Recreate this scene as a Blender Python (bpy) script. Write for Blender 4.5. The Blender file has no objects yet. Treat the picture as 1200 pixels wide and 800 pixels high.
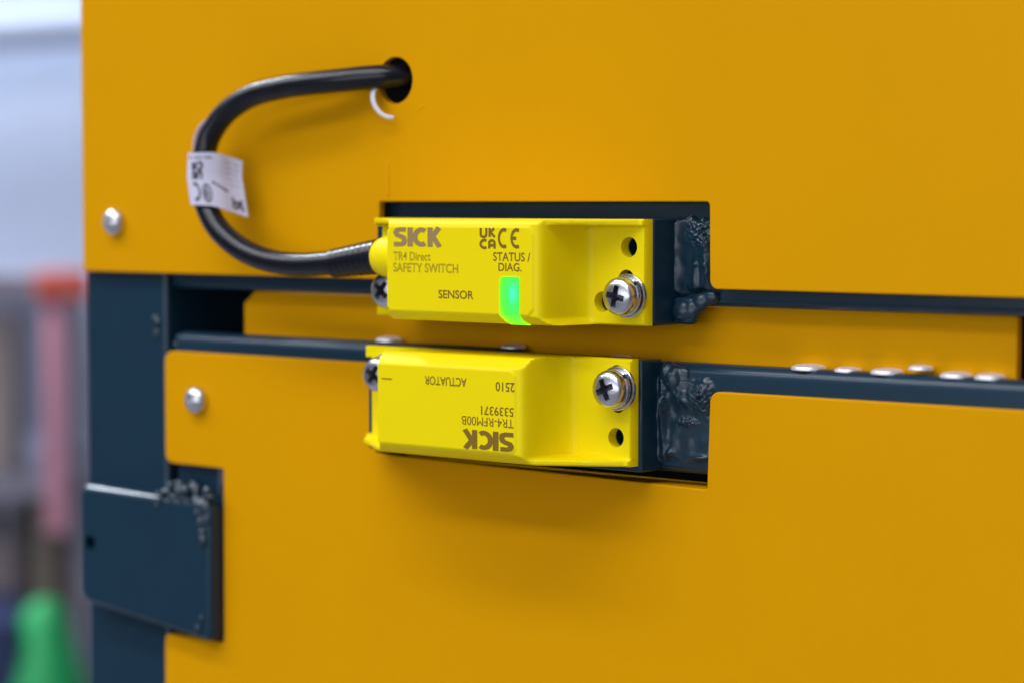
import bpy, bmesh, math, random
from mathutils import Vector, Matrix, noise
R = math.radians
S = bpy.context.scene
col = S.collection
MM = 0.001
random.seed(7)

# ------------------------------------------------------------------ camera
cam_d = bpy.data.cameras.new('camera'); cam = bpy.data.objects.new('camera', cam_d); col.objects.link(cam)
cam.location = (385.03*MM, -460.2*MM, 16.81*MM)
cam.rotation_euler = (R(90-3.3), 0, R(40))
cam_d.sensor_width = 36; cam_d.lens = 83.1
cam_d.clip_start = 0.02; cam_d.clip_end = 60
cam_d.dof.use_dof = True; cam_d.dof.focus_distance = 0.572; cam_d.dof.aperture_fstop = 8.7
S.camera = cam
S.render.engine = 'CYCLES'

# ------------------------------------------------------------------ world and lamps (factory hall, overhead strip lights, added front fill)
w = bpy.data.worlds.new('World'); S.world = w; w.use_nodes = True
nt = w.node_tree; nt.nodes.clear()
out = nt.nodes.new('ShaderNodeOutputWorld'); bgn = nt.nodes.new('ShaderNodeBackground')
tc = nt.nodes.new('ShaderNodeTexCoord'); sx = nt.nodes.new('ShaderNodeSeparateXYZ'); rp = nt.nodes.new('ShaderNodeValToRGB')
mr = nt.nodes.new('ShaderNodeMapRange'); mr.inputs[1].default_value = -1; mr.inputs[2].default_value = 1
nt.links.new(tc.outputs['Generated'], sx.inputs[0]); nt.links.new(sx.outputs[2], mr.inputs[0]); nt.links.new(mr.outputs[0], rp.inputs[0])
rp.color_ramp.elements[0].position = 0.3; rp.color_ramp.elements[0].color = (.20, .20, .235, 1)
rp.color_ramp.elements[1].position = 0.85; rp.color_ramp.elements[1].color = (.72, .78, 1.0, 1)
nt.links.new(rp.outputs[0], bgn.inputs[0]); bgn.inputs[1].default_value = 0.27
nt.links.new(bgn.outputs[0], out.inputs[0])

def area(name, loc, target, sx_, sy_, power, colr):
    l = bpy.data.lights.new(name, 'AREA'); l.shape = 'RECTANGLE'; l.size = sx_; l.size_y = sy_; l.energy = power; l.color = colr
    o = bpy.data.objects.new(name, l); col.objects.link(o); o.location = loc
    o.rotation_euler = (Vector(target)-Vector(loc)).to_track_quat('-Z', 'Y').to_euler()
    return o
WB = (.96, .96, 1.02)
area('ceiling_lamp_near', (-1.1, -1.15, 2.1), (-1.1, -.3, 0), 4.8, .32, 50, WB)
area('ceiling_lamp_mid', (-1.1, -2.3, 2.1), (-1.1, 0, 0), 5.2, .32, 43, WB)
area('ceiling_lamp_far', (.8, -4.2, 2.3), (0, 0, 0), 5.0, .5, 9, WB)
area('ceiling_lamp_farthest', (1.6, -7.5, 2.4), (0, 0, 0), 6.0, .8, 14, WB)
area('added_front_fill', (.6, -4.4, .2), (0, 0, 0), 6.0, 1.3, 50, WB)  # added fill at camera height, brightens the gap between the switches; no real lamp
area('hall_lamp_back', (-3.2, 0.6, 2.2), (-2.3, 2.2, 0), 2.0, .5, 215, (.86, .93, 1.0))

S.view_settings.view_transform = 'Standard'; S.view_settings.look = 'None'; S.view_settings.gamma = 1
S.view_settings.exposure = 0.0

# ------------------------------------------------------------------ materials
def mat(name, color, rough=.4, metal=0, spec=.5, coat=0, coatr=.1, bump=None, var=None, sss=0, rvar=0):
    m = bpy.data.materials.new(name); m.use_nodes = True; n = m.node_tree; b = n.nodes['Principled BSDF']
    b.inputs['Base Color'].default_value = (*color, 1); b.inputs['Roughness'].default_value = rough
    b.inputs['Metallic'].default_value = metal; b.inputs['Specular IOR Level'].default_value = spec
    b.inputs['Coat Weight'].default_value = coat; b.inputs['Coat Roughness'].default_value = coatr
    t = n.nodes.new('ShaderNodeTexCoord')
    if var:
        nz = n.nodes.new('ShaderNodeTexNoise'); nz.inputs['Scale'].default_value = var[0]; nz.inputs['Detail'].default_value = 6
        mx = n.nodes.new('ShaderNodeMix'); mx.data_type = 'RGBA'
        mx.inputs[6].default_value = (*[c*(1-var[1]) for c in color], 1); mx.inputs[7].default_value = (*[min(1, c*(1+var[1])) for c in color], 1)
        n.links.new(t.outputs['Object'], nz.inputs['Vector']); n.links.new(nz.outputs[0], mx.inputs[0]); n.links.new(mx.outputs[2], b.inputs['Base Color'])
    if rvar:
        nz = n.nodes.new('ShaderNodeTexNoise'); nz.inputs['Scale'].default_value = 60; nz.inputs['Detail'].default_value = 8
        m2 = n.nodes.new('ShaderNodeMapRange'); m2.inputs[3].default_value = rough-rvar; m2.inputs[4].default_value = rough+rvar
        n.links.new(t.outputs['Object'], nz.inputs['Vector']); n.links.new(nz.outputs[0], m2.inputs[0]); n.links.new(m2.outputs[0], b.inputs['Roughness'])
    prev = None
    for (sc, st, det) in (bump or []):
        nz = n.nodes.new('ShaderNodeTexNoise'); nz.inputs['Scale'].default_value = sc; nz.inputs['Detail'].default_value = det
        bp = n.nodes.new('ShaderNodeBump'); bp.inputs['Strength'].default_value = 1; bp.inputs['Distance'].default_value = st
        n.links.new(t.outputs['Object'], nz.inputs['Vector']); n.links.new(nz.outputs[0], bp.inputs['Height'])
        if prev: n.links.new(prev.outputs[0], bp.inputs['Normal'])
        n.links.new(bp.outputs[0], b.inputs['Normal']); prev = bp
    return m

M = {}
M['panel'] = mat('orange_powder_coat', (.735, .342, .0004), .42, spec=.05, bump=[(900, .00003, 2)], var=(25, .03), rvar=.08)
def nibs(m):
    n = m.node_tree; b = n.nodes['Principled BSDF']; t = n.nodes.new('ShaderNodeTexCoord'); v = n.nodes.new('ShaderNodeTexVoronoi'); v.inputs['Scale'].default_value = 34
    r = n.nodes.new('ShaderNodeMapRange'); r.inputs[1].default_value = .0; r.inputs[2].default_value = .018; r.inputs[3].default_value = 1; r.inputs[4].default_value = 0
    bp = n.nodes.new('ShaderNodeBump'); bp.inputs['Distance'].default_value = .00045
    n.links.new(t.outputs['Object'], v.inputs['Vector']); n.links.new(v.outputs['Distance'], r.inputs[0]); n.links.new(r.outputs[0], bp.inputs['Height'])
    old = b.inputs['Normal'].links[0].from_socket; n.links.new(old, bp.inputs['Normal']); n.links.new(bp.outputs[0], b.inputs['Normal'])
    # very shallow waviness of the sheet and faint wiped smears in the gloss
    w1 = n.nodes.new('ShaderNodeTexNoise'); w1.inputs['Scale'].default_value = 9; w1.inputs['Detail'].default_value = 1
    b2 = n.nodes.new('ShaderNodeBump'); b2.inputs['Distance'].default_value = .0016
    n.links.new(t.outputs['Object'], w1.inputs['Vector']); n.links.new(w1.outputs[0], b2.inputs['Height']); n.links.new(bp.outputs[0], b2.inputs['Normal']); n.links.new(b2.outputs[0], b.inputs['Normal'])
nibs(M['panel'])
M['yellow'] = mat('yellow_plastic', (.945, .765, .002), .38, spec=.13, bump=[(2500, .000006, 2)], var=(80, .012))
M['frame'] = mat('dark_blue_grey_paint', (.0072, .033, .060), .33, spec=.32, coat=.2, coatr=.12, bump=[(160, .00007, 3), (900, .00002, 2)], var=(70, .12), rvar=.08)
M['weldp'] = mat('glossy_paint_over_weld', (.007, .030, .052), .36, spec=.5, coat=.22, coatr=.16, bump=[(300, .00003, 2)], var=(200, .25))
M['zinc'] = mat('zinc_plated_steel', (.70, .71, .76), .24, metal=1, bump=[(900, .00003, 4)], var=(600, .12), rvar=.08)
M['zincdull'] = mat('dull_zinc', (.86, .86, .92), .4, metal=.55, bump=[(700, .00003, 3)])
M['rubber'] = mat('black_cable_jacket', (.004, .005, .010), .26, spec=.42, coat=.12, coatr=.12, bump=[(600, .00001, 3)], rvar=.06)
M['label'] = mat('white_cable_label', (.60, .60, .74), .5, spec=.3)
M['ink'] = mat('black_label_print', (.03, .03, .05), .5)
M['laser'] = mat('brown_laser_marking', (.24, .145, .015), .55, spec=.2)
M['laser2'] = mat('pale_brown_laser_marking', (.36, .24, .09), .55, spec=.2)
M['laser3'] = mat('faint_laser_marking', (.46, .34, .01), .55, spec=.2)
M['nylon'] = mat('white_nylon', (.8, .8, .85), .35)
M['slot_shade'] = mat('screw_recess_shade', (.16, .17, .21), .45, metal=.9)  # darker than the zinc: shade inside the screw cross painted into the colour
M['dark'] = mat('dark_interior_shade', (.012, .014, .02), .6)  # near-black colour stands in for the shade inside the opening
M['recess'] = mat('dark_recess', (.02, .025, .03), .5)

def led_mat():
    m = bpy.data.materials.new('green_status_light'); m.use_nodes = True; n = m.node_tree
    b = n.nodes['Principled BSDF']; b.inputs['Base Color'].default_value = (.02, .2, .01, 1); b.inputs['Roughness'].default_value = .3
    t = n.nodes.new('ShaderNodeTexCoord'); mp = n.nodes.new('ShaderNodeMapping'); ln = n.nodes.new('ShaderNodeVectorMath'); ln.operation = 'LENGTH'
    mp.inputs['Location'].default_value = (-18.6, 0, 4.6)   # centre of the diode behind the window, then scaled (object space in m)
    mp.vector_type = 'POINT'
    sc = n.nodes.new('ShaderNodeVectorMath'); sc.operation = 'SCALE'; sc.inputs['Scale'].default_value = 1000
    sep = n.nodes.new('ShaderNodeVectorMath'); sep.operation = 'MULTIPLY'; sep.inputs[1].default_value = (1.15, 0, .62)
    r = n.nodes.new('ShaderNodeValToRGB')
    e = r.color_ramp.elements
    e[0].position = 0.0; e[0].color = (.07, .92, .60, 1)
    e[1].position = 1.0; e[1].color = (.62, .95, .002, 1)
    for p, c in ((.13, (.06, .95, .42, 1)), (.3, (.05, .95, .12, 1)), (.6, (.09, .95, .04, 1)), (.8, (.30, .95, .01, 1))):
        k = e.new(p); k.color = c
    n.links.new(t.outputs['Object'], sc.inputs[0]); n.links.new(sc.outputs[0], mp.inputs['Vector']); n.links.new(mp.outputs[0], sep.inputs[0])
    n.links.new(sep.outputs[0], ln.inputs[0])
    dv = n.nodes.new('ShaderNodeMath'); dv.operation = 'DIVIDE'; dv.inputs[1].default_value = 6.6
    n.links.new(ln.outputs['Value'], dv.inputs[0]); n.links.new(dv.outputs[0], r.inputs[0])
    n.links.new(r.outputs[0], b.inputs['Emission Color']); b.inputs['Emission Strength'].default_value = 1.12
    return m
M['led'] = led_mat()

# ------------------------------------------------------------------ helpers (all in millimetres)
def flatten(me):
    for p in me.polygons:
        if p.area > 12e-6 and max(abs(c) for c in p.normal) > .9999: p.use_smooth = False
def link(o, parent=None):
    col.objects.link(o)
    if parent: o.parent = parent
    return o
def obj(name, bm, m, parent=None, smooth=True, ang=32, label=None, recalc=True):
    if recalc: bmesh.ops.recalc_face_normals(bm, faces=bm.faces)
    bmesh.ops.scale(bm, vec=(MM,)*3, verts=bm.verts)
    me = bpy.data.meshes.new(name); bm.to_mesh(me); bm.free(); me.materials.append(m)
    if smooth: me.shade_smooth(); me.set_sharp_from_angle(angle=R(ang)); flatten(me)
    o = bpy.data.objects.new(name, me); link(o, parent)
    if label: o['label'] = label
    return o
def thing(name, label, cat, group=None):
    o = bpy.data.objects.new(name, None); o.empty_display_size = .01; col.objects.link(o); o['label'] = label; o['category'] = cat
    if group: o['group'] = group
    return o
def bake(o, ang=32):
    dg = bpy.context.evaluated_depsgraph_get(); dg.update()
    me = bpy.data.meshes.new_from_object(o.evaluated_get(dg)); old = o.data
    o.modifiers.clear(); o.data = me; me.name = o.name; bpy.data.meshes.remove(old)
    me.shade_smooth(); me.set_sharp_from_angle(angle=R(ang)); flatten(me)
    return o
def cut(o, bms, ang=32, inner=None):
    cs = []
    for b in bms:
        bmesh.ops.recalc_face_normals(b, faces=b.faces); bmesh.ops.scale(b, vec=(MM,)*3, verts=b.verts)
        me = bpy.data.meshes.new('cutter'); b.to_mesh(me); b.free()
        if inner: me.materials.append(inner)
        c = bpy.data.objects.new('cutter', me); col.objects.link(c); cs.append(c)
        md = o.modifiers.new('cut', 'BOOLEAN'); md.operation = 'DIFFERENCE'; md.object = c; md.solver = 'EXACT'
        if inner: md.material_mode = 'TRANSFER'
    bake(o, ang)
    for c in cs:
        me = c.data; bpy.data.objects.remove(c); bpy.data.meshes.remove(me)
    return o
def box(bm, x0, x1, y0, y1, z0, z1, bev=0, seg=3):
    r = bmesh.ops.create_cube(bm, size=1); vs = r['verts']
    for v in vs: v.co = Vector(((x0+x1)/2+v.co.x*(x1-x0), (y0+y1)/2+v.co.y*(y1-y0), (z0+z1)/2+v.co.z*(z1-z0)))
    if bev:
        es = list({e for v in vs for e in v.link_edges})
        bmesh.ops.bevel(bm, geom=es, offset=bev, segments=seg, affect='EDGES', profile=.5)
def boxbm(*a, **k):
    bm = bmesh.new(); box(bm, *a, **k); return bm
def lathe(bm, prof, seg=48, origin=(0, 0, 0), axis=(0, -1, 0)):
    """prof: list of (radius, distance along axis)"""
    ax = Vector(axis).normalized(); a = ax.orthogonal().normalized(); b = ax.cross(a); o = Vector(origin); rings = []
    for r, t in prof:
        if r < 1e-6: rings.append([bm.verts.new(o+ax*t)])
        else: rings.append([bm.verts.new(o+ax*t+(a*math.cos(2*math.pi*i/seg)+b*math.sin(2*math.pi*i/seg))*r) for i in range(seg)])
    for p, q in zip(rings, rings[1:]):
        for i in range(seg):
            j = (i+1) % seg
            if len(p) == 1 and len(q) == 1: continue
            if len(p) == 1: bm.faces.new((p[0], q[i], q[j]))
            elif len(q) == 1: bm.faces.new((p[i], p[j], q[0]))
            else: bm.faces.new((p[i], p[j], q[j], q[i]))
    return bm
def cyl(x, z, r, y0=-40, y1=20, seg=40):
    bm = bmesh.new(); lathe(bm, [(0, -y1), (r, -y1), (r, -y0), (0, -y0)], seg, (x, 0, z)); return bm
def rounded(pts):
    """pts: (x, z, radius) polygon -> rounded outline"""
    res = []; n = len(pts)
    for i in range(n):
        x, z, r = pts[i]; p = Vector((x, z))
        if r <= 0: res.append(p); continue
        a = (Vector(pts[i-1][:2])-p).normalized(); b = (Vector(pts[(i+1) % n][:2])-p).normalized()
        th = a.angle(b); d = r/math.tan(th/2); p0 = p+a*d; p1 = p+b*d
        c = p+(a+b).normalized()*(r/math.sin(th/2)); v0 = p0-c; v1 = p1-c
        ang = v0.angle_signed(v1)
        for k in range(9):
            t = -ang*k/8
            res.append(c+Vector((v0.x*math.cos(t)-v0.y*math.sin(t), v0.x*math.sin(t)+v0.y*math.cos(t))))
    return res
def plate(pts, y0, y1, bev=.35, seg=3):
    """sheet from outline in xz, front face y0, back y1"""
    bm = bmesh.new(); o = rounded(pts)
    f = bm.faces.new([bm.verts.new((p.x, y0, p.y)) for p in o])
    r = bmesh.ops.extrude_face_region(bm, geom=[f])
    nv = [e for e in r['geom'] if isinstance(e, bmesh.types.BMVert)]
    for v in nv: v.co.y = y1
    if bev:
        es = [e for e in bm.edges if all(abs(v.co.y-y0) < 1e-6 for v in e.verts)]
        bmesh.ops.bevel(bm, geom=es, offset=bev, segments=seg, affect='EDGES', profile=.5)
    return bm
def catmull(P, n=10):
    P = [Vector(p) for p in P]; P = [P[0]*2-P[1]]+P+[P[-1]*2-P[-2]]; o = []
    for i in range(1, len(P)-2):
        for k in range(n):
            t = k/n; a, b, c, d = P[i-1:i+3]
            o.append(.5*((2*b)+(c-a)*t+(2*a-5*b+4*c-d)*t*t+(3*b-a-3*c+d)*t**3))
    o.append(P[-2]); return o
def sweep(path, rad, seg=24, flat=None):
    bm = bmesh.new(); rings = []; up = Vector((0, -1, 0)); n = len(path)
    for i, p in enumerate(path):
        t = (path[min(i+1, n-1)]-path[max(i-1, 0)]).normalized()
        a = (up-t*up.dot(t)).normalized(); up = a; b = t.cross(a); r = rad(i/(n-1)) if callable(rad) else rad
        fx, fy = flat or (1, 1)
        rings.append([bm.verts.new(p+(a*math.cos(2*math.pi*k/seg)*fx+b*math.sin(2*math.pi*k/seg)*fy)*r) for k in range(seg)])
    for p, q in zip(rings, rings[1:]):
        for k in range(seg): bm.faces.new((p[k], p[(k+1) % seg], q[(k+1) % seg], q[k]))
    bm.faces.new(rings[0]); bm.faces.new(rings[-1][::-1]); return bm
def lumps(name, items, m, parent, vox=.35, amp=.25, freq=.7, label=None, seed=0):
    """weld metal: overlapping ellipsoids merged by voxels, then roughened"""
    bm = bmesh.new()
    for (x, y, z, rx, ry, rz) in items:
        r = bmesh.ops.create_icosphere(bm, subdivisions=3, radius=1)
        for v in r['verts']: v.co = Vector((x+v.co.x*rx, y+v.co.y*ry, z+v.co.z*rz))
    o = obj(name, bm, m, parent, label=label)
    md = o.modifiers.new('r', 'REMESH'); md.mode = 'VOXEL'; md.voxel_size = vox*MM
    bake(o)
    bm = bmesh.new(); bm.from_mesh(o.data)
    bmesh.ops.smooth_vert(bm, verts=bm.verts, factor=.5, use_axis_x=True, use_axis_y=True, use_axis_z=True)
    bmesh.ops.smooth_vert(bm, verts=bm.verts, factor=.5, use_axis_x=True, use_axis_y=True, use_axis_z=True)
    bm.normal_update()
    for v in bm.verts:
        q = v.co*1000*freq+Vector((seed, 0, 0)); v.co += v.normal*MM*amp*(noise.noise(q)+.5*noise.noise(q*2.3))
    bm.to_mesh(o.data); bm.free(); o.data.shade_smooth(); return o
def weldpatch(name, x0, x1, z0, z1, yb, hf, parent, step=.16, seed=0, label=None):
    bm = bmesh.new(); nx = int((x1-x0)/step); nz = int((z1-z0)/step); G = []
    for i in range(nx+1):
        row = []
        for j in range(nz+1):
            x = x0+(x1-x0)*i/nx; z = z0+(z1-z0)*j/nz
            q = Vector((x*.28+seed, z*.28, seed)); n1 = noise.noise(q); n2 = noise.noise(q*2.3); n3 = noise.noise(q*5.5)
            e = (min(x1-x, z-z0, z1-z)-.8-1.4*n1-.5*n2)/2.6; e = max(0, min(1, e)); e = e*e*(3-2*e)
            row.append(bm.verts.new((x, yb+.7-e*(.7+hf(x, z, n1, n2, n3)), z)))
        G.append(row)
    for i in range(nx):
        for j in range(nz): bm.faces.new((G[i][j], G[i+1][j], G[i+1][j+1], G[i][j+1]))
    ring = [G[i][0] for i in range(nx+1)]+[G[nx][j] for j in range(1, nz+1)]+[G[i][nz] for i in range(nx-1, -1, -1)]+[G[0][j] for j in range(nz-1, 0, -1)]
    bk = [bm.verts.new((v.co.x, yb+1.6, v.co.z)) for v in ring]; n = len(ring)
    for i in range(n): bm.faces.new((ring[i], ring[(i+1) % n], bk[(i+1) % n], bk[i]))
    bm.faces.new(bk)
    return obj(name, bm, M['weldp'], parent, ang=75, label=label)
def gs(x, z, cx, cz, rx, rz): return math.exp(-((x-cx)/rx)**2-((z-cz)/rz)**2)
def bead(x0, z0, x1, z1, y, r, step=1.1, jit=.3):
    n = max(2, int(math.hypot(x1-x0, z1-z0)/step)); L = []
    for i in range(n+1):
        t = i/n; s = r*random.uniform(.75, 1.25)
        L.append((x0+(x1-x0)*t+random.uniform(-jit, jit), y+random.uniform(-jit, jit)*.5, z0+(z1-z0)*t+random.uniform(-jit, jit), s, s*.8, s))
    return L

# ------------------------------------------------------------------ lettering
def text(s, x0, x1, z0, z1, y, m, parent, flip=False, bold=.011, rot=None, name='lettering'):
    """print fitted into the box x0..x1, z0..z1 on the plane y; flip = upside down"""
    c = bpy.data.curves.new('t', 'FONT'); c.body = s; c.size = 1; c.offset = bold; c.extrude = 0; c.resolution_u = 4
    o = bpy.data.objects.new('t', c); col.objects.link(o); dg = bpy.context.evaluated_depsgraph_get(); dg.update()
    me = bpy.data.meshes.new_from_object(o.evaluated_get(dg)); bpy.data.objects.remove(o); bpy.data.curves.remove(c)
    xs = [v.co.x for v in me.vertices]; ys = [v.co.y for v in me.vertices]
    a, b, cc, d = min(xs), max(xs), min(ys), max(ys)
    for v in me.vertices:
        u = (v.co.x-a)/(b-a); t = (v.co.y-cc)/(d-cc)
        if flip: u, t = 1-u, 1-t
        v.co = Vector((x0+(x1-x0)*u, y, z0+(z1-z0)*t))*MM
    bm = bmesh.new(); bm.from_mesh(me)
    bm.normal_update()
    if sum(f.normal.y for f in bm.faces) > 0: bmesh.ops.reverse_faces(bm, faces=bm.faces)
    bm.to_mesh(me); bm.free()
    me.name = name; me.materials.clear(); me.materials.append(m)
    return link(bpy.data.objects.new(name, me), parent)
def arc(cx, cy, r, a0, a1, n=10, ry=None):
    return [(cx+r*math.cos(R(a0+(a1-a0)*i/n)), cy+(ry or r)*math.sin(R(a0+(a1-a0)*i/n))) for i in range(n+1)]
def strokes(paths, wd, fn, m, parent, name='lettering'):
    """paths: polylines in a unit system; wd stroke width; fn maps (u, v, layer) -> 3D mm"""
    bm = bmesh.new(); layer = 0
    for P in paths:
        w_ = wd
        if isinstance(P, tuple): P, w_ = P
        layer += 1; n = len(P); L = []; Q = []
        for i, p in enumerate(P):
            a = P[max(i-1, 0)]; b = P[min(i+1, n-1)]; p = Vector(p)
            d1 = (p-Vector(a)); d2 = (Vector(b)-p)
            if d1.length < 1e-9: d1 = d2
            if d2.length < 1e-9: d2 = d1
            n1 = Vector((-d1.y, d1.x)).normalized(); n2 = Vector((-d2.y, d2.x)).normalized(); mm = (n1+n2)
            mm = mm.normalized() if mm.length > 1e-6 else n1
            k = w_/2/max(.45, mm.dot(n1)); L.append(p+mm*k); Q.append(p-mm*k)
        A = [bm.verts.new(fn(p.x, p.y, layer)) for p in L]; B = [bm.verts.new(fn(p.x, p.y, layer)) for p in Q]
        for i in range(n-1): bm.faces.new((A[i], A[i+1], B[i+1], B[i]))
    return obj(name, bm, m, parent, smooth=False, recalc=False)
def planefn(x0, x1, z0, z1, W, y, flip=False):
    def f(u, v, k):
        u = u/W
        if flip: u, v = 1-u, 1-v
        return (x0+(x1-x0)*u, y-.004*k, z0+(z1-z0)*v)
    return f
# block capitals of the logo, height 1, total width 2.28
SL = [(.60, .885), (.30, .885), (.17, .84), (.115, .72), (.17, .60), (.30, .55), (.42, .5), (.50, .44), (.535, .30), (.50, .17), (.38, .115), (.02, .115)]
LOGO = [SL, ([(.80, 0), (.80, 1)], .25),
        arc(1.33, .5, .30, 55, 305, 14, .385), [(1.74, 0), (1.74, 1)], [(1.81, .48), (2.16, 1.0)], [(1.85, .58), (2.18, 0.0)]]
LOGO = [[tuple(p) for p in P] if not isinstance(P, tuple) else P for P in LOGO]
CE = [arc(.5, .5, .41, 65, 295, 16, .42), arc(1.5, .5, .41, 65, 295, 16, .42), [(1.10, .5), (1.45, .5)]]
UKCA = [[(.1, 1), (.1, .68)]+arc(.27, .68, .17, 180, 360, 8, .12)+[(.44, 1)], [(.64, .56), (.64, 1)], [(.64, .78), (.92, .98)], [(.68, .80), (.95, .56)],
        arc(.33, .22, .24, 60, 300, 10, .19), [(.62, 0), (.62, .28)]+arc(.78, .28, .16, 180, 0, 8, .12)+[(.94, 0)], [(.62, .16), (.94, .16)]]

# ------------------------------------------------------------------ machine: fixed upper part
mach = thing('machine', 'fixed orange upper cabinet panel over a dark blue-grey steel frame, sensor mounted in its notch', 'machine')
up = plate([(-169, -3, 1.5), (-47.3, -3, 0.6), (-47.3, 17.6, .8), (60, 17.5, 1.0), (60.2, -3.2, 2.2), (420, -3.2, 0), (420, 420, 0), (-169, 420, 0)], 0, 2, .35)
upper_panel = obj('upper_panel', up, M['panel'], mach)
cut(upper_panel, [cyl(-41.3, 49.6, 6.2, -10, 10)])
# steel frame behind the panel
obj('frame_rail', boxbm(-171, 420, 5.2, 9.1, -7.6, 30, bev=1.9, seg=6), M['frame'], mach)
obj('frame_post', boxbm(-171.2, -135.0, 2.7, 40, -1200, 26, bev=1.4, seg=5), M['frame'], mach)
# interior
inner = plate([(-109.4, -40, 0), (-109.4, -11.3, .8), (-104.7, -7.7, .8), (136.2, -7.6, .8), (136.2, -40, 0)][::-1], 9.4, 11.4, .4)
obj('inner_panel', inner, M['panel'], mach)
obj('light_block_sheet', boxbm(-165, 420, 118, 120, -1200, 400), M['dark'], mach)  # added dark sheets, enclose the interior so world light cannot leak in
obj('light_block_sheet', boxbm(-171, -169, 41, 120, -1200, 400), M['dark'], mach)
obj('light_block_sheet', boxbm(418, 420, 33, 118, -1200, 400), M['dark'], mach)
obj('light_block_sheet', boxbm(-168.9, 417.9, 10, 117.9, 400, 402), M['dark'], mach)
obj('inner_bracket', boxbm(140, 160, 12, 40, -30, -2, bev=1), M['panel'], mach)
obj('inner_channel', boxbm(-168, -135, 60, 64, -60, 12, bev=1), M['frame'], mach)
# block that carries the sensor
cut(obj('mounting_block', boxbm(-43.5, 47.3, -5.0, 5.6, -12.2, 13.4, bev=.5), M['frame'], mach), [cyl(42.2, 6.7, 2.2, -10, 3.2), cyl(41.4, -1.1, 2.0, -10, 3.0), cyl(34.2, -6.6, 2.2, -10, 3.2)])
def hu(x, z, a, b, c):
    h = 1.1+.9*math.exp(-(x-47)/1.0)+.35*a
    m = gs(x, z, 56.5, 10.3, 4, 3.4); h += m*(.9+1.5*abs(b)+.8*c)
    h += 1.2*gs(x, z, 57.5, 3, 1.2, 6)*(1+.6*b) + 1.5*gs(x, z, 50, -9.5, 3.4, 2.5)*(1+1.2*abs(c)) + .8*gs(x, z, 53.2, -1.5, .9, 4.5)
    h += 1.3*gs(x, z, 57, 3, 2.5, 12)+.7*gs(x, z, 53.4, 2.5, .5, .5)+.6*gs(x, z, 58, 0, .5, 2)
    return max(.15, h)
weldpatch('weld_bead', 47.0, 62, -6.4, 15.6, 5.2, hu, mach, seed=4)
L = [(49.8, 3.8, -8.9, 3.0, 2.2, 3.0), (52.2, 4.0, -8.7, 2.3, 2.0, 2.8), (54.6, 4.3, -6.6, 2.2, 1.7, 2.2), (57.2, 4.6, -5.3, 2.4, 1.4, 1.8)]
lumps('weld_bead', L, M['weldp'], mach, amp=.12, freq=.45, seed=3)
obj('weld_backing', boxbm(47.35, 53.4, 2.6, 5.4, -12.0, -5.5, bev=1.1, seg=4), M['frame'], mach)
lumps('weld_spatter', [(-139.6, 2.6, -16.6, 1.5, 1.0, 1.4), (-138.6, 2.6, -17.6, 1.3, .9, 1.2), (-139.4, 2.7, -21, 1.3, .7, 1.8)], M['weldp'], mach, vox=.3, amp=.2, seed=2)
# drip of paint and dimple near the cable hole
def rivet(x, z, parent):
    bm = bmesh.new(); lathe(bm, [(0, 0), (3.6, 0), (4.0, .35), (4.0, 1.0), (3.7, 1.9), (3.0, 2.7), (2.1, 3.2), (1.3, 3.35), (1.1, 2.6), (0, 2.3)], 40)
    o = obj('rivet', bm, M['zinc'], parent); o.location = Vector((x, 0, z))*MM; return o
rivet(-153.6, 11.7, mach)
bm = bmesh.new(); lathe(bm, [(0, -2), (6.9, -2), (6.9, .12), (6.2, .28), (6.05, .1), (6.0, -2.2)], 48); 
bm.free()
lumps('paint_run', [(-43.9, .15, 27.5-k*1.1, .7+.15*math.sin(k), .42, .9) for k in range(8)], M['panel'], mach, vox=.18, amp=.05)
lumps('paint_run', [(-33.5+k*.8, .1, 41.4+k*.45, .8, .25, .4) for k in range(4)], M['panel'], mach, vox=.18, amp=.05)

# ------------------------------------------------------------------ lower door
door = thing('door', 'orange lower door with rounded dark tube frame, notched for the actuator and a welded lock tab', 'machine door')
lp = plate([(-133, -25.3, 3.2), (-133, -57.9, 3.0), (-108.5, -58, .4), (-108.7, -108, .4), (-133.9, -108, 2.5), (-134, -1100, 0), (420, -1100, 0), (420, -27.3, 0), (60.4, -27.4, 2.6),
            (59.6, -50.9, .4), (-48.8, -49.6, .5), (-48.8, -25.3, .8)][::-1], 0, 2, .4)
obj('door_panel', lp, M['panel'], door)
obj('panel_lip', boxbm(-48.6, 59.3, 2.05, 13, -52.9, -50.95, bev=.5), M['panel'], door)
obj('frame_tube', boxbm(-132.6, 0, 2.4, 9.2, -48, -19.9, bev=3.2, seg=7), M['frame'], door)
obj('frame_tube', boxbm(0.05, 420, 2.4, 9.2, -48, -21.1, bev=3.2, seg=7), M['frame'], door)
obj('frame_tube', boxbm(-132.6, -110, 2.6, 12.4, -1000, -48.1, bev=4, seg=6), M['frame'], door)
cut(obj('mounting_block', boxbm(-46.8, 43.9, -5.0, 3.2, -47.6, -20.5, bev=.5), M['frame'], door), [cyl(38.4, -39.2, 2.1, -10, 2.8)])
def hl(x, z, a, b, c):
    h = .5+.8*math.exp(-(x-43.7)/.8)+1.3*gs(x, z, 45.6, -34, .9, 14)*(1+.25*b)+.35*a
    h += 2.4*gs(x, z, 48.2, -24.6, 2.6, 3.4)*(1+.35*b+.12*c) + 1.8*gs(x, z, 46.2, -31.5, 1.1, 2.6)*(1+.5*c) + 1.3*gs(x, z, 52.5, -29, 3.5, 3.5)*(1+.5*b)
    h += 1.7*gs(x, z, 57.3, -29, 2.3, 3.6)*(1+.6*c+.5*abs(b)) + 1.1*gs(x, z, 52.6, -35.2, 2.6, .9)*(1+.8*c) + .9*gs(x, z, 47.4, -43, 1.0, 1.0)
    h += 1.0*gs(x, z, 56, -43.8, 2.4, .7)
    return max(.12, h)
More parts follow.
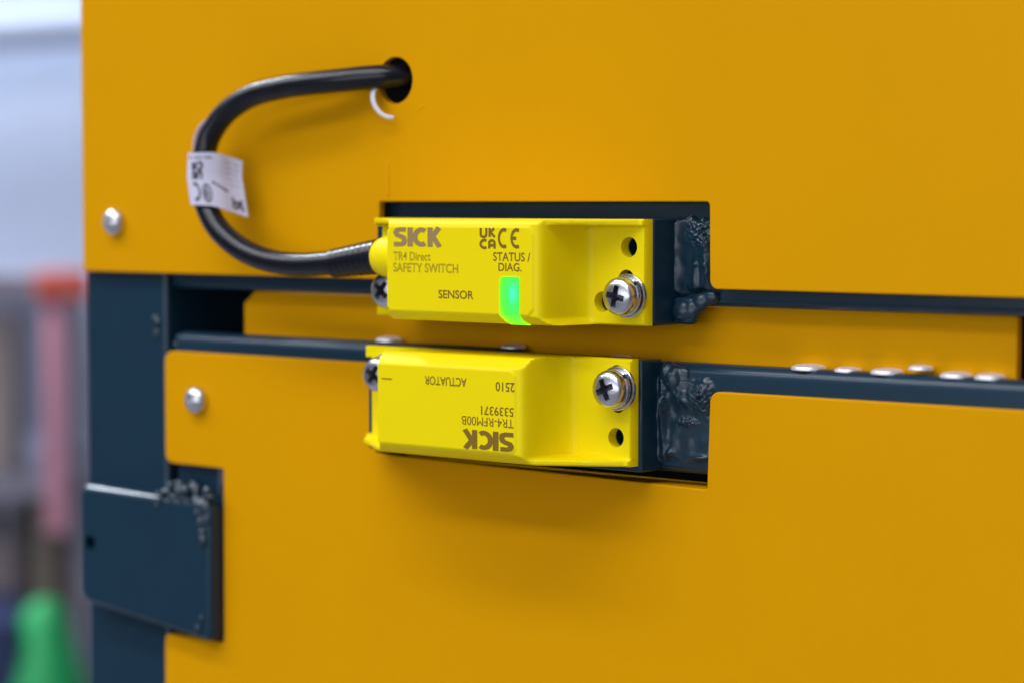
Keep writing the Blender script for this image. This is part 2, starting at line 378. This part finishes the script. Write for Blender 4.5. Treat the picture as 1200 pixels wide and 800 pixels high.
weldpatch('weld_bead', 43.7, 62, -47, -22.6, 2.4, hl, door, seed=11)
L = [(46.6, 2.6, -24.2, 2.0, 2.8, 3.4), (48.6, 2.2, -25.4, 2.4, 2.6, 3.8), (50.8, 3.0, -25.0, 2.4, 1.9, 3.0), (47.0, 2.2, -29.4, 1.5, 1.9, 2.6), (55.8, 3.4, -27.6, 2.2, 1.7, 4.2)]
lumps('weld_bead', L, M['weldp'], door, amp=.3, freq=.35, seed=5)
# lower filler plate of the notch behind the weld
# lock tab over the post
tab = plate([(-166.6, -66.4, 3.5), (-109.2, -67.6, 2.4), (-109.2, -107.6, 2.4), (-166.6, -101.4, 4.5)][::-1], -4.5, 2.2, 1.8, 6)
lock = obj('lock_tab', tab, M['frame'], door)
cut(lock, [cyl(-161.7, -83.6, 2.3)])
L = [(random.uniform(-130, -110), random.uniform(-4.2, 1), -66.0+random.uniform(-1.6, 2.6), random.uniform(1.0, 2.4), 1.4, random.uniform(.9, 2.0)) for _ in range(16)]
L += [(-112.5, -3.6, -69, 2.6, 1.8, 2.6), (-111.5, -3.6, -73, 1.8, 1.6, 3.2), (-115.5, -3.4, -67.4, 2.6, 1.8, 1.6)]
L += bead(-131, -67, -112, -68, -3.6, 1.2, 1.5, .5) + bead(-114, -69, -112, -78, -4.6, 1.4, 1.3, .6)
lumps('weld_spatter', L, M['weldp'], door, vox=.33, amp=.3, freq=.6, seed=21, label='shiny weld spatter along the top of the lock tab')
lumps('weld_spatter', [(-130.5, -4.4, -68.2, 1.2, .9, 1.2), (-131.6, -4.6, -70, .9, .7, .9), (-114.5, -4.8, -104, 1.2, .7, 1.5), (-113, -4.6, -101, .9, .6, 1.4)], M['weldp'], door, vox=.3, amp=.15, seed=22)
lumps('weld_spatter', [(-131.3, 4.5, -21.8, 1.4, 1.2, 1.2), (-130, 3.6, -22.4, 1.1, 1, 1), (-131.6, 3.2, -24, .9, .8, 1.1)], M['weldp'], door, vox=.3, amp=.15, seed=23)
rivet(-118.6, -38.9, door)
bolt = None
def bolt_bm():
    bm = bmesh.new(); lathe(bm, [(0, 0), (4.3, 0), (4.3, .5), (4.0, 1.3), (3.0, 2.0), (1.5, 2.3), (0, 2.35)], 28, (0, 0, 0), (0, 0, 1)); return bm
for (x, y, z, k) in ((82.3, 8.4, -21.5, 1.0), (92.8, 8.6, -21.5, .78), (103.4, 8.4, -21.5, .92), (112.0, 8.6, -20.2, .7), (121.2, 8.4, -21.5, .9), (129.6, 8.5, -21.5, .86), (-51.6, 8.4, -19.95, .9), (-7.8, 8.4, -19.95, .8), (26.9, 8.4, -21.5, .8)):
    if bolt is None:
        bolt = obj('bolt_head', bolt_bm(), M['zincdull'], door); o = bolt
    else:
        o = bolt.copy(); col.objects.link(o); o.parent = door
    o.location = Vector((x+1.6, y-1.6, z))*MM; o.scale = (k, k, .6 if k > .85 else .5)

# ------------------------------------------------------------------ switch housings
def logis(s, c, w_):
    return 1/(1+math.exp(max(-40, min(40, (s-c)/w_))))
def housing(xc, zc, hv, ul, ur, c_rim, c_oth, flip, holes, notch, parent):
    nx, nz = 250, 74; U = 44.0
    def h(u, v):                                # v: rim side is +hv
        er = hv-v; eo = v+hv
        s = u-ur if u > 0 else ul-u
        if u > 0: f = logis(s, 2.1 if eo > 1.6 else 2.1+(0 if flip else 1.6)*(1.6-eo)/1.6, .62)
        else: f = logis(s, .5, .22)
        face = 18.0
        pr = ur-1.7                               # raised label plate with round corners on the right
        plate_ = 0.0
        du = pr-u; dv = min(er-c_rim-.1, eo-c_oth-.1)
        if du > 0 and dv > 0:
            plate_ = 1.0
            if du < 2.2 and dv < 2.2: plate_ = 1.0 if math.hypot(2.2-du, 2.2-dv) < 2.2 else 0.0
        top = 17.72+.28*plate_
        ear = 3.0
        hh = ear+(top-ear)*f
        if u > 0 and s > -1.2: hh -= (s+1.2)**2*.10*f if s < 3 else 0
        # rim wall along the ears
        if s > -2:
            rim = max(3.9, 16.6-12.8*max(0, s)/(U-ur if u > 0 else U+ul)*1.05)
            k = 1-min(1, max(0, (er-1.3)/.7)); k = k*k*(3-2*k)
            hh = hh+(max(hh, rim)-hh)*k
        lim = 18.1
        if er < c_rim: lim = min(lim, 18-(c_rim-er)*1.0)
        if eo < c_oth: lim = min(lim, 18-(c_oth-eo)*1.1)
        hh = min(hh, lim)
        e = min(er, eo, U-abs(u))
        if e < .5: hh -= .5-math.sqrt(max(0, .25-(.5-e)**2))
        # corners of the body face
        if u < 0:
            a = u-ul; b_ = min(er, eo)
            if a < 1.5 and b_ < 3 and a > -1: hh = min(hh, 18-max(0, (1.2-a)))
        return hh
    bm = bmesh.new(); g = []; sg = -1 if flip else 1
    for i in range(nx+1):
        u = -U+2*U*i/nx; row = []
        for j in range(nz+1):
            v = -hv+2*hv*j/nz; row.append(bm.verts.new((xc+u, -5-h(u, v), zc+sg*v)))
        g.append(row)
    for i in range(nx):
        for j in range(nz): bm.faces.new((g[i][j], g[i+1][j], g[i+1][j+1], g[i][j+1]))
    ring = [g[i][0] for i in range(nx+1)]+[g[nx][j] for j in range(1, nz+1)]+[g[i][nz] for i in range(nx-1, -1, -1)]+[g[0][j] for j in range(nz-1, 0, -1)]
    bk = [bm.verts.new((v.co.x, -5.02, v.co.z)) for v in ring]; n = len(ring)
    for i in range(n): bm.faces.new((ring[i], ring[(i+1) % n], bk[(i+1) % n], bk[i]))
    bm.faces.new(bk)
    o = obj('housing', bm, M['yellow'], parent, ang=40)
    cs = [cyl(x, z, r, -30, 5) for (x, z, r) in holes]
    if notch: cs.append(boxbm(notch[0], notch[1], -30, 5, notch[2], notch[3]))
    cut(o, cs, 40)
    return o
def screw(x, z, parent, rot=0, yb=-8.0):
    bm = bmesh.new()
    lathe(bm, [(0, 2.5), (4.2, 2.5), (4.5, 2.7), (4.55, 3.1), (4.55, 4.0), (4.4, 4.6), (4.05, 5.1), (3.4, 5.5), (2.3, 5.75), (1.2, 5.85), (0, 5.9)], 56)
    s = obj('screw', bm, M['zinc'], parent, ang=50)
    cs = []
    for k in (0, 1):
        b = boxbm(-3.4, 3.4, -7, -3.2, -.85, .85)
        for v in b.verts:                              # tapered cross arm
            if v.co.y > -5: v.co.x *= .38; v.co.z *= .55
        bmesh.ops.rotate(b, verts=b.verts, matrix=Matrix.Rotation(R(90*k+rot), 3, 'Y')); cs.append(b)
    b = bmesh.new(); lathe(b, [(0, 3.1), (.7, 3.6), (1.5, 6.8), (0, 6.8)], 20); cs.append(b)
    cut(s, cs, 35, M['slot_shade'])
    s.location = Vector((x, yb, z))*MM
    bm = bmesh.new(); lathe(bm, [(2.6, 0), (5.2, 0), (5.35, .15), (5.35, .85), (5.2, 1.0), (2.6, 1.0)], 56); wa = obj('washer', bm, M['zinc'], s)
    # split spring washer, one turn with a gap and a slight pitch
    bm = bmesh.new(); rings = []; N = 60
    for i in range(N+1):
        a = R(50)+R(344)*i/N; lift = 1.05+.45*i/N; c = Vector((math.cos(a), 0, math.sin(a)))
        rings.append([bm.verts.new(c*r+Vector((0, -(lift+t), 0))) for r, t in ((2.8, 0), (4.6, 0), (4.75, .15), (4.75, .95), (4.6, 1.1), (2.8, 1.1))])
    for p, q in zip(rings, rings[1:]):
        for k in range(6): bm.faces.new((p[k], p[(k+1) % 6], q[(k+1) % 6], q[k]))
    bm.faces.new(rings[0]); bm.faces.new(rings[-1][::-1])
    obj('spring_washer', bm, M['zinc'], s)
    return s

# sensor ------------------------------------------------------------
sen = thing('safety_sensor', 'upper yellow safety switch with glowing green status light and upright black-brown print', 'safety switch')
housing(3.0, .65, 12.75, -26.6, 23.3, 1.7, 2.2, False, [(42.2, 6.7, 2.45), (41.4, -1.1, 2.4), (34.2, -6.6, 2.5)], (-42, -38.6, -8.5, 11.2), sen)
Y = -23.06
strokes(LOGO, .235, planefn(-20.8, -4.5, 6.4, 11.2, 2.28, Y), M['laser2'], sen)
text('TR4 Direct', -20.8, -8.2, 2.9, 5.1, Y, M['laser3'], sen, bold=.012)
text('SAFETY SWITCH', -20.9, .9, 0, 2.3, Y, M['laser3'], sen, bold=.014)
text('SENSOR', -5.6, 5.9, -6.3, -4.2, Y, M['laser'], sen, bold=.014)
text('STATUS /', 12.2, 23.9, 3.2, 5.35, Y, M['laser'], sen)
text('DIAG.', 13.9, 21.2, .8, 2.8, Y, M['laser'], sen)
strokes(UKCA, .13, planefn(7.7, 13.0, 6.2, 11.2, 1.0, Y), M['laser'], sen)
strokes(CE, .17, planefn(13.7, 21.6, 6.3, 11.2, 1.98, Y), M['laser'], sen)
# status light wraps over the lower chamfer
bm = bmesh.new()
prof = [(-23.2, -.7), (-23.2, -9.8), (-21.7, -11.2), (-20.6, -12.25)]
o = rounded([(14.3, -.6, 1.0), (20.6, -.6, .8), (20.6, -9.85, 0), (14.3, -9.85, 0)][::-1])
f = bm.faces.new([bm.verts.new((p.x, -23.2, p.y)) for p in o])
a = [v for v in f.verts if abs(v.co.z+9.85) < .01]; a.sort(key=lambda v: v.co.x)
p0, p1 = a[0], a[-1]
q0 = bm.verts.new((14.9, -21.75, -11.3)); q1 = bm.verts.new((20.9, -21.75, -11.3)); bm.faces.new((p0, p1, q1, q0))
r0 = bm.verts.new((15.9, -20.7, -12.22)); r1 = bm.verts.new((21.9, -20.7, -12.22)); bm.faces.new((q0, q1, r1, r0))
r = bmesh.ops.extrude_face_region(bm, geom=list(bm.faces))
for v in r['geom']:
    if isinstance(v, bmesh.types.BMVert): v.co.y += 1.2; v.co.z += .3
obj('status_light', bm, M['led'], sen, ang=60)
# cable gland
bm = bmesh.new(); lathe(bm, [(0, 0), (5.5, 0), (5.6, 4.6), (5.5, 6.4), (5.15, 8.2), (4.7, 9.5), (4.2, 10.2), (0, 10.2)], 48, (-23.2, -14.6, 3.5), (-1, 0, 0))
obj('cable_gland', bm, M['yellow'], sen)
screw(42.3, -5.0, sen, 12)
screw(-34.0, -5.3, sen, 40)
# actuator -----------------------------------------------------------
act = thing('actuator', 'lower yellow actuator block with upside-down print, mounted on the door right below the lit switch', 'actuator')
housing(-1.1, -33.1, 12.95, -25.9, 22.1, 2.6, 2.9, True, [(38.4, -39.2, 2.35), (38.6, -23.6, 2.0), (39.0, -31.2, 2.0)], (-46, -42.6, -43.3, -23.0), act)
strokes(LOGO, .235, planefn(2.3, 18.8, -42.9, -38.2, 2.28, Y, True), M['laser'], act)
text('TR4-RFM00B', 2.0, 18.7, -37.1, -34.9, Y, M['laser'], act, flip=True, bold=0)
text('5339371', 8.3, 18.7, -34.3, -32.1, Y, M['laser'], act, flip=True)
text('2510', 13.0, 19.0, -28.3, -26.0, Y, M['laser'], act, flip=True)
text('ACTUATOR', -10.3, 3.6, -27.8, -25.6, Y, M['laser'], act, flip=True)
strokes([[(0, 0), (1, 0)]], .8, planefn(-25.0, -21.4, -27.0, -26.6, 1, Y), M['laser'], act)
screw(39.2, -27.2, act, -22)
screw(-36.9, -27.2, act, 30)

# ------------------------------------------------------------------ cable
cab = thing('cable', 'black cable looping from the upper yellow switch into the panel hole, wearing a white label', 'cable')
P = [(-36, -14.6, 3.4), (-50.6, -15, 1.6), (-64.2, -15, 1.0), (-75.6, -15, 2.2), (-86.1, -14.5, 5.3), (-95.0, -14, 10.5), (-100.9, -13, 17.3), (-103.2, -12, 24.0), (-103.5, -11, 30.1), (-101.9, -10, 36.3),
     (-96.3, -9, 42.4), (-87.5, -8, 46.6), (-76.3, -7.5, 48.5), (-66.1, -7, 49.3), (-55, -5.6, 49.9), (-48.5, -3.4, 50.4), (-43.4, 0.4, 50.7), (-39.9, 7, 50.4), (-38.6, 18, 49.5), (-38.6, 34, 48)]
obj('jacket', sweep(catmull(P, 10), 3.2, 28), M['rubber'], cab)
bm = bmesh.new(); prof = [(0, 0), (4.35, 0)]
t = 0.0
while t < 15.5:
    r_ = 4.6-.95*t/18
    prof += [(r_, t), (r_, t+1.35), (r_-.28, t+1.5), (r_-.28, t+2.0)]; t += 2.15
prof += [(3.25, t+.2), (0, t+.3)]
lathe(bm, prof, 40, (-33.0, -14.6, 3.6), (-1, -.02, -.13)); obj('strain_relief', bm, M['rubber'], cab)
# label: wraps the cable and stands off to the right as a flag
RV = Vector((.766, .643, 0)); DV = Vector((.643, -.766, 0)); LC = Vector((-102.3, -11.7, 24.5))
cs = [(-1.5, -3.4), (-3.9, -2.2), (-4.9, .2), (-4.4, 2.2), (-3.0, 3.4), (-.8, 3.95), (2, 4.0), (4.6, 3.5), (6.6, 2.4), (8.6, 1.6), (10.6, 1.2)]
cs = [(p.x, p.y) for p in catmull([(a_, b_, 0) for a_, b_ in cs], 4)]
lens_ = [0]
for a_, b_ in zip(cs, cs[1:]): lens_.append(lens_[-1]+math.hypot(b_[0]-a_[0], b_[1]-a_[1]))
def lab(u, v, k=0):
    """u 0..1 along the label, v 0..1 upward"""
    s = max(0, min(1, u))*lens_[-1]; i = 0
    while i < len(lens_)-2 and lens_[i+1] < s: i += 1
    t = (s-lens_[i])/(lens_[i+1]-lens_[i]); q = Vector(cs[i]).lerp(Vector(cs[i+1]), t); tn = (Vector(cs[i+1])-Vector(cs[i])).normalized()
    nrm = Vector((-tn.y, tn.x)); q = q+nrm*.035*min(k, 1)+nrm*.003*k
    lean = -.5-.9*max(0, q.x-1)/9*(1+1.0*(1-v))-1.6*max(0, q.x-3)/8
    z = (v-.5)*14.6+lean+.4*math.sin(u*7+v*2)*.4
    x = q.x+(.5-v)*.9+(.5-v)*max(0, q.x)*.03
    return LC+RV*x+DV*(q.y+.45)+Vector((max(0, -z)*.28, z*.165, z))
bm = bmesh.new(); G = [[bm.verts.new(lab(i/44, j/12)) for j in range(13)] for i in range(45)]
for i in range(44):
    for j in range(12): bm.faces.new((G[i][j], G[i+1][j], G[i+1][j+1], G[i][j+1]))
lb = obj('cable_label', bm, M['label'], cab, ang=80)
md = lb.modifiers.new('s', 'SOLIDIFY'); md.thickness = .12*MM; md.offset = -1 
lbm = lb.data
bake(lb, 80)
# check the outside of the sheet faces the camera side for the print
def lf(u0, u1, v0, v1, W=1, flip=False, turn=False):
    def f(u, v, k):
        u = u/W
        if turn: u, v = v, 1-u
        if flip: u, v = 1-u, 1-v
        return lab(u0+(u1-u0)*u, v0+(v1-v0)*v, 1+.2*k)
    return f
def dense(P, n=5):
    o_ = []
    for a_, b_ in zip(P, P[1:]):
        for k in range(n): o_.append((a_[0]+(b_[0]-a_[0])*k/n, a_[1]+(b_[1]-a_[1])*k/n))
    o_.append(P[-1]); return o_
strokes([dense(p, 2) for p in UKCA], .19, lf(.38, .52, .50, .82, 1, True, False), M['ink'], lb)
strokes([arc(.5, .5, .42, 65, 295, 16, .42)], .2, lf(.36, .47, .08, .44, 1, True), M['ink'], lb)
strokes([arc(.5, .5, .42, 0, 360, 20, .44), [(.3, .3), (.7, .3)], [(.3, .5), (.75, .5)], [(.35, .7), (.65, .7)], [(.3, .3), (.3, .7)]], .13, lf(.49, .61, .06, .42), M['ink'], lb)
strokes([dense([(0, .5), (.22, .5)], 4), dense([(.3, .5), (.62, .5)], 4), dense([(.68, .5), (1, .5)], 4)], .55, lf(.31, .62, .88, .93), M['ink'], lb)
strokes([dense([(0, .8), (.3, .62)], 3), dense([(.34, .6), (.6, .45)], 3), dense([(.64, .42), (1, .2)], 3)], .22, lf(.62, .80, .32, .50), M['ink'], lb)
M['inkp'] = mat('pale_grey_label_print', (.2, .2, .28), .5)
for k in range(5):
    uu = .78
    strokes([dense([(0, .5), (random.uniform(.35, .55), .5)], 2), dense([(.62, .5), (random.uniform(.8, 1.0), .5)], 2)], .38, lf(uu+.01*k, .965, .86-k*.095, .90-k*.095), M['inkp'], lb)
lg = [[p for p in (dense(P_[0], 2) if isinstance(P_, tuple) else dense(P_, 2))] for P_ in LOGO[:3]]
strokes(lg, .24, lf(.83, .965, .07, .28, 1.62, True, True), M['ink'], lb)
# loose backing edge of the label above it, behind the cable
bm = bmesh.new(); pts = catmull([(-104.0, -9, 40.8), (-106.9, -9, 38.3), (-108.5, -9, 35.2), (-109.2, -9, 31.7), (-108.8, -9.4, 29.0)], 6)
obj('label_edge', sweep(pts, lambda t: .95*math.sin(math.pi*min(.97, t*.8+.12)), 10, (1.3, .6)), M['label'], cab); bm.free()
# cable tie tail at the hole
tie = catmull([(-46.6, -1.0, 48.5), (-46.4, -3.2, 46.3), (-45.9, -3.4, 43.6), (-44.4, -3.0, 41.3), (-42.3, -2.4, 40.0), (-40.4, -1.6, 39.8)], 8)
t_ = obj('cable_tie', sweep(tie, lambda t: .95*(1-.45*t), 12, (.5, 1.0)), M['nylon'])
t_['label'] = 'short white curved tie tail hanging below the cable at the panel hole'; t_['category'] = 'cable tie'

# ------------------------------------------------------------------ blurred hall behind, in a frame facing the lens
BO = Vector((-1679, 1196, -133)); BM = Matrix.Translation(BO*MM) @ Matrix.Rotation(R(51), 4, 'Z')
K = .94
def bb(name, px0, px1, py0, py1, y0, y1, m, parent=None, bev=2):
    o = obj(name, boxbm((px0-50)*K, (px1-50)*K, y0, y1, (400-py1)*K, (400-py0)*K, bev=bev, seg=2), m, parent)
    return o
def place(o): o.matrix_world = BM
M['wall'] = mat('pale_painted_wall', (.62, .70, .88), .8, spec=.1, var=(2, .03), bump=[(30, .002, 4)])
M['pipe'] = mat('grey_pipe', (.52, .58, .74), .7)
M['floor'] = mat('grey_concrete_floor', (.22, .22, .24), .6, bump=[(8, .002, 6)], var=(3, .12))
M['greysteel'] = mat('grey_rack_steel', (.24, .24, .30), .5, var=(12, .1))
M['palegrey'] = mat('pale_grey_sheet', (.50, .54, .70), .5, var=(9, .06))
M['pink'] = mat('faded_red_paint', (.56, .25, .33), .5, var=(10, .1))
M['orange'] = mat('orange_red_plastic', (.62, .10, .06), .45, var=(10, .08))
M['wood'] = mat('tan_cardboard', (.36, .30, .24), .7, var=(14, .15))
M['brown'] = mat('brown_cardboard', (.22, .16, .15), .7, var=(14, .2))
M['green'] = mat('green_plastic', (.01, .36, .10), .4, var=(10, .06))
M['blue'] = mat('dark_blue_plastic', (.02, .035, .10), .4, var=(10, .1))
o = obj('wall', boxbm(-2600, 3200, 1000, 1120, -1160, 2600), M['wall']); o['kind'] = 'structure'; place(o)
o = obj('floor', boxbm(-5000, 5000, -5000, 5000, -1420, -1300), M['floor'], smooth=False); o['kind'] = 'structure'
# slanting pipe on the wall
o = obj('pipe', sweep([Vector((-1200, 900, 330)), Vector((-300, 900, 385)), Vector((0, 900, 408)), Vector((900, 900, 480))], 30, 20), M['pipe']); place(o)
o['label'] = 'pale grey pipe running along the far wall in the top left corner'; o['category'] = 'pipe'
rk = thing('storage_rack', 'blurred grey storage rack standing behind the machine at the left edge', 'rack'); place(rk)
bb('shelf', -380, 46, 322, 346, 0, 420, M['greysteel'], rk)
bb('shelf', -380, 118, 556, 584, 0, 420, M['greysteel'], rk)
bb('upright', 2, 9, 346, 1500, 0, 40, M['greysteel'], rk)
bb('upright', 84, 100, 346, 1500, 0, 40, M['greysteel'], rk)
bb('back_sheet', -380, 130, 347, 555, 430, 436, M['palegrey'], rk)
bb('back_sheet', -380, 130, 585, 1500, 430, 436, M['greysteel'], rk)
def loose(name, label, cat, *a, **k):
    o_ = bb(name, *a, **k); o_['label'] = label; o_['category'] = cat; place(o_); return o_
def round_item(name, label, cat, px, r, pz0, pz1, y, prof, m):
    bm = bmesh.new(); h = (pz1-pz0)*K; lathe(bm, [(0, 0)]+[(r*a_, h*b_) for a_, b_ in prof]+[(0, h)], 32, ((px-50)*K, y, (400-pz1)*K), (0, 0, 1))
    o_ = obj(name, bm, m); o_['label'] = label; o_['category'] = cat; place(o_); return o_
round_item('cardboard_tube', 'tan cardboard tube upright on the rack at the far left edge', 'tube', 5, 18, 372, 555.5, 80, [(1, 0), (1, .93), (1.06, .93), (1.06, 1)], M['wood'])
loose('carton', 'brown carton on the lower rack level at the left edge', 'box', -60, 22, 640, 900, 60, 300, M['brown'])
loose('carton', 'pinkish grey carton beside the brown one, above the green cone', 'box', 30, 62, 600, 900, 80, 300, M['wood'])
loose('blue_crate', 'dark blue crate at the bottom left beside the green cone', 'crate', -80, 22, 696, 780, -180, 40, M['blue'], bev=6)
round_item('tape_roll', 'pale tape roll on the upper rack level left of the red post', 'tape roll', 38, 12, 520, 555.5, 45, [(.96, 0), (1, .04), (1, .96), (.96, 1)], M['palegrey'])
round_item('canister', 'dark canister under the rack shelf, between the pinkish carton and the rack upright', 'canister', 74, 10, 612, 900, 140, [(.95, 0), (1, .01), (1, .9), (.8, .94), (.4, .96), (.4, 1)], M['brown'])
rp_ = thing('red_post', 'faded red upright post with an orange-red head in front of the rack', 'post'); place(rp_)
bb('shaft', 52, 78, 347, 620, -60, -36, M['pink'], rp_, 6)
bb('post_head', 42, 104, 316, 347, -90, -20, M['orange'], rp_, 5)
bm = bmesh.new()
lathe(bm, [(0, -470), (60, -470), (56, -400), (46, -350), (34, -315), (26, -290), (21, -272), (12, -262), (0, -259)], 32, ((50-50)*K, -150, 0), (0, 0, 1))
o = obj('green_cone', bm, M['green']); o['label'] = 'blurred green plastic cone standing at the bottom left behind the machine'; o['category'] = 'cone'; place(o)
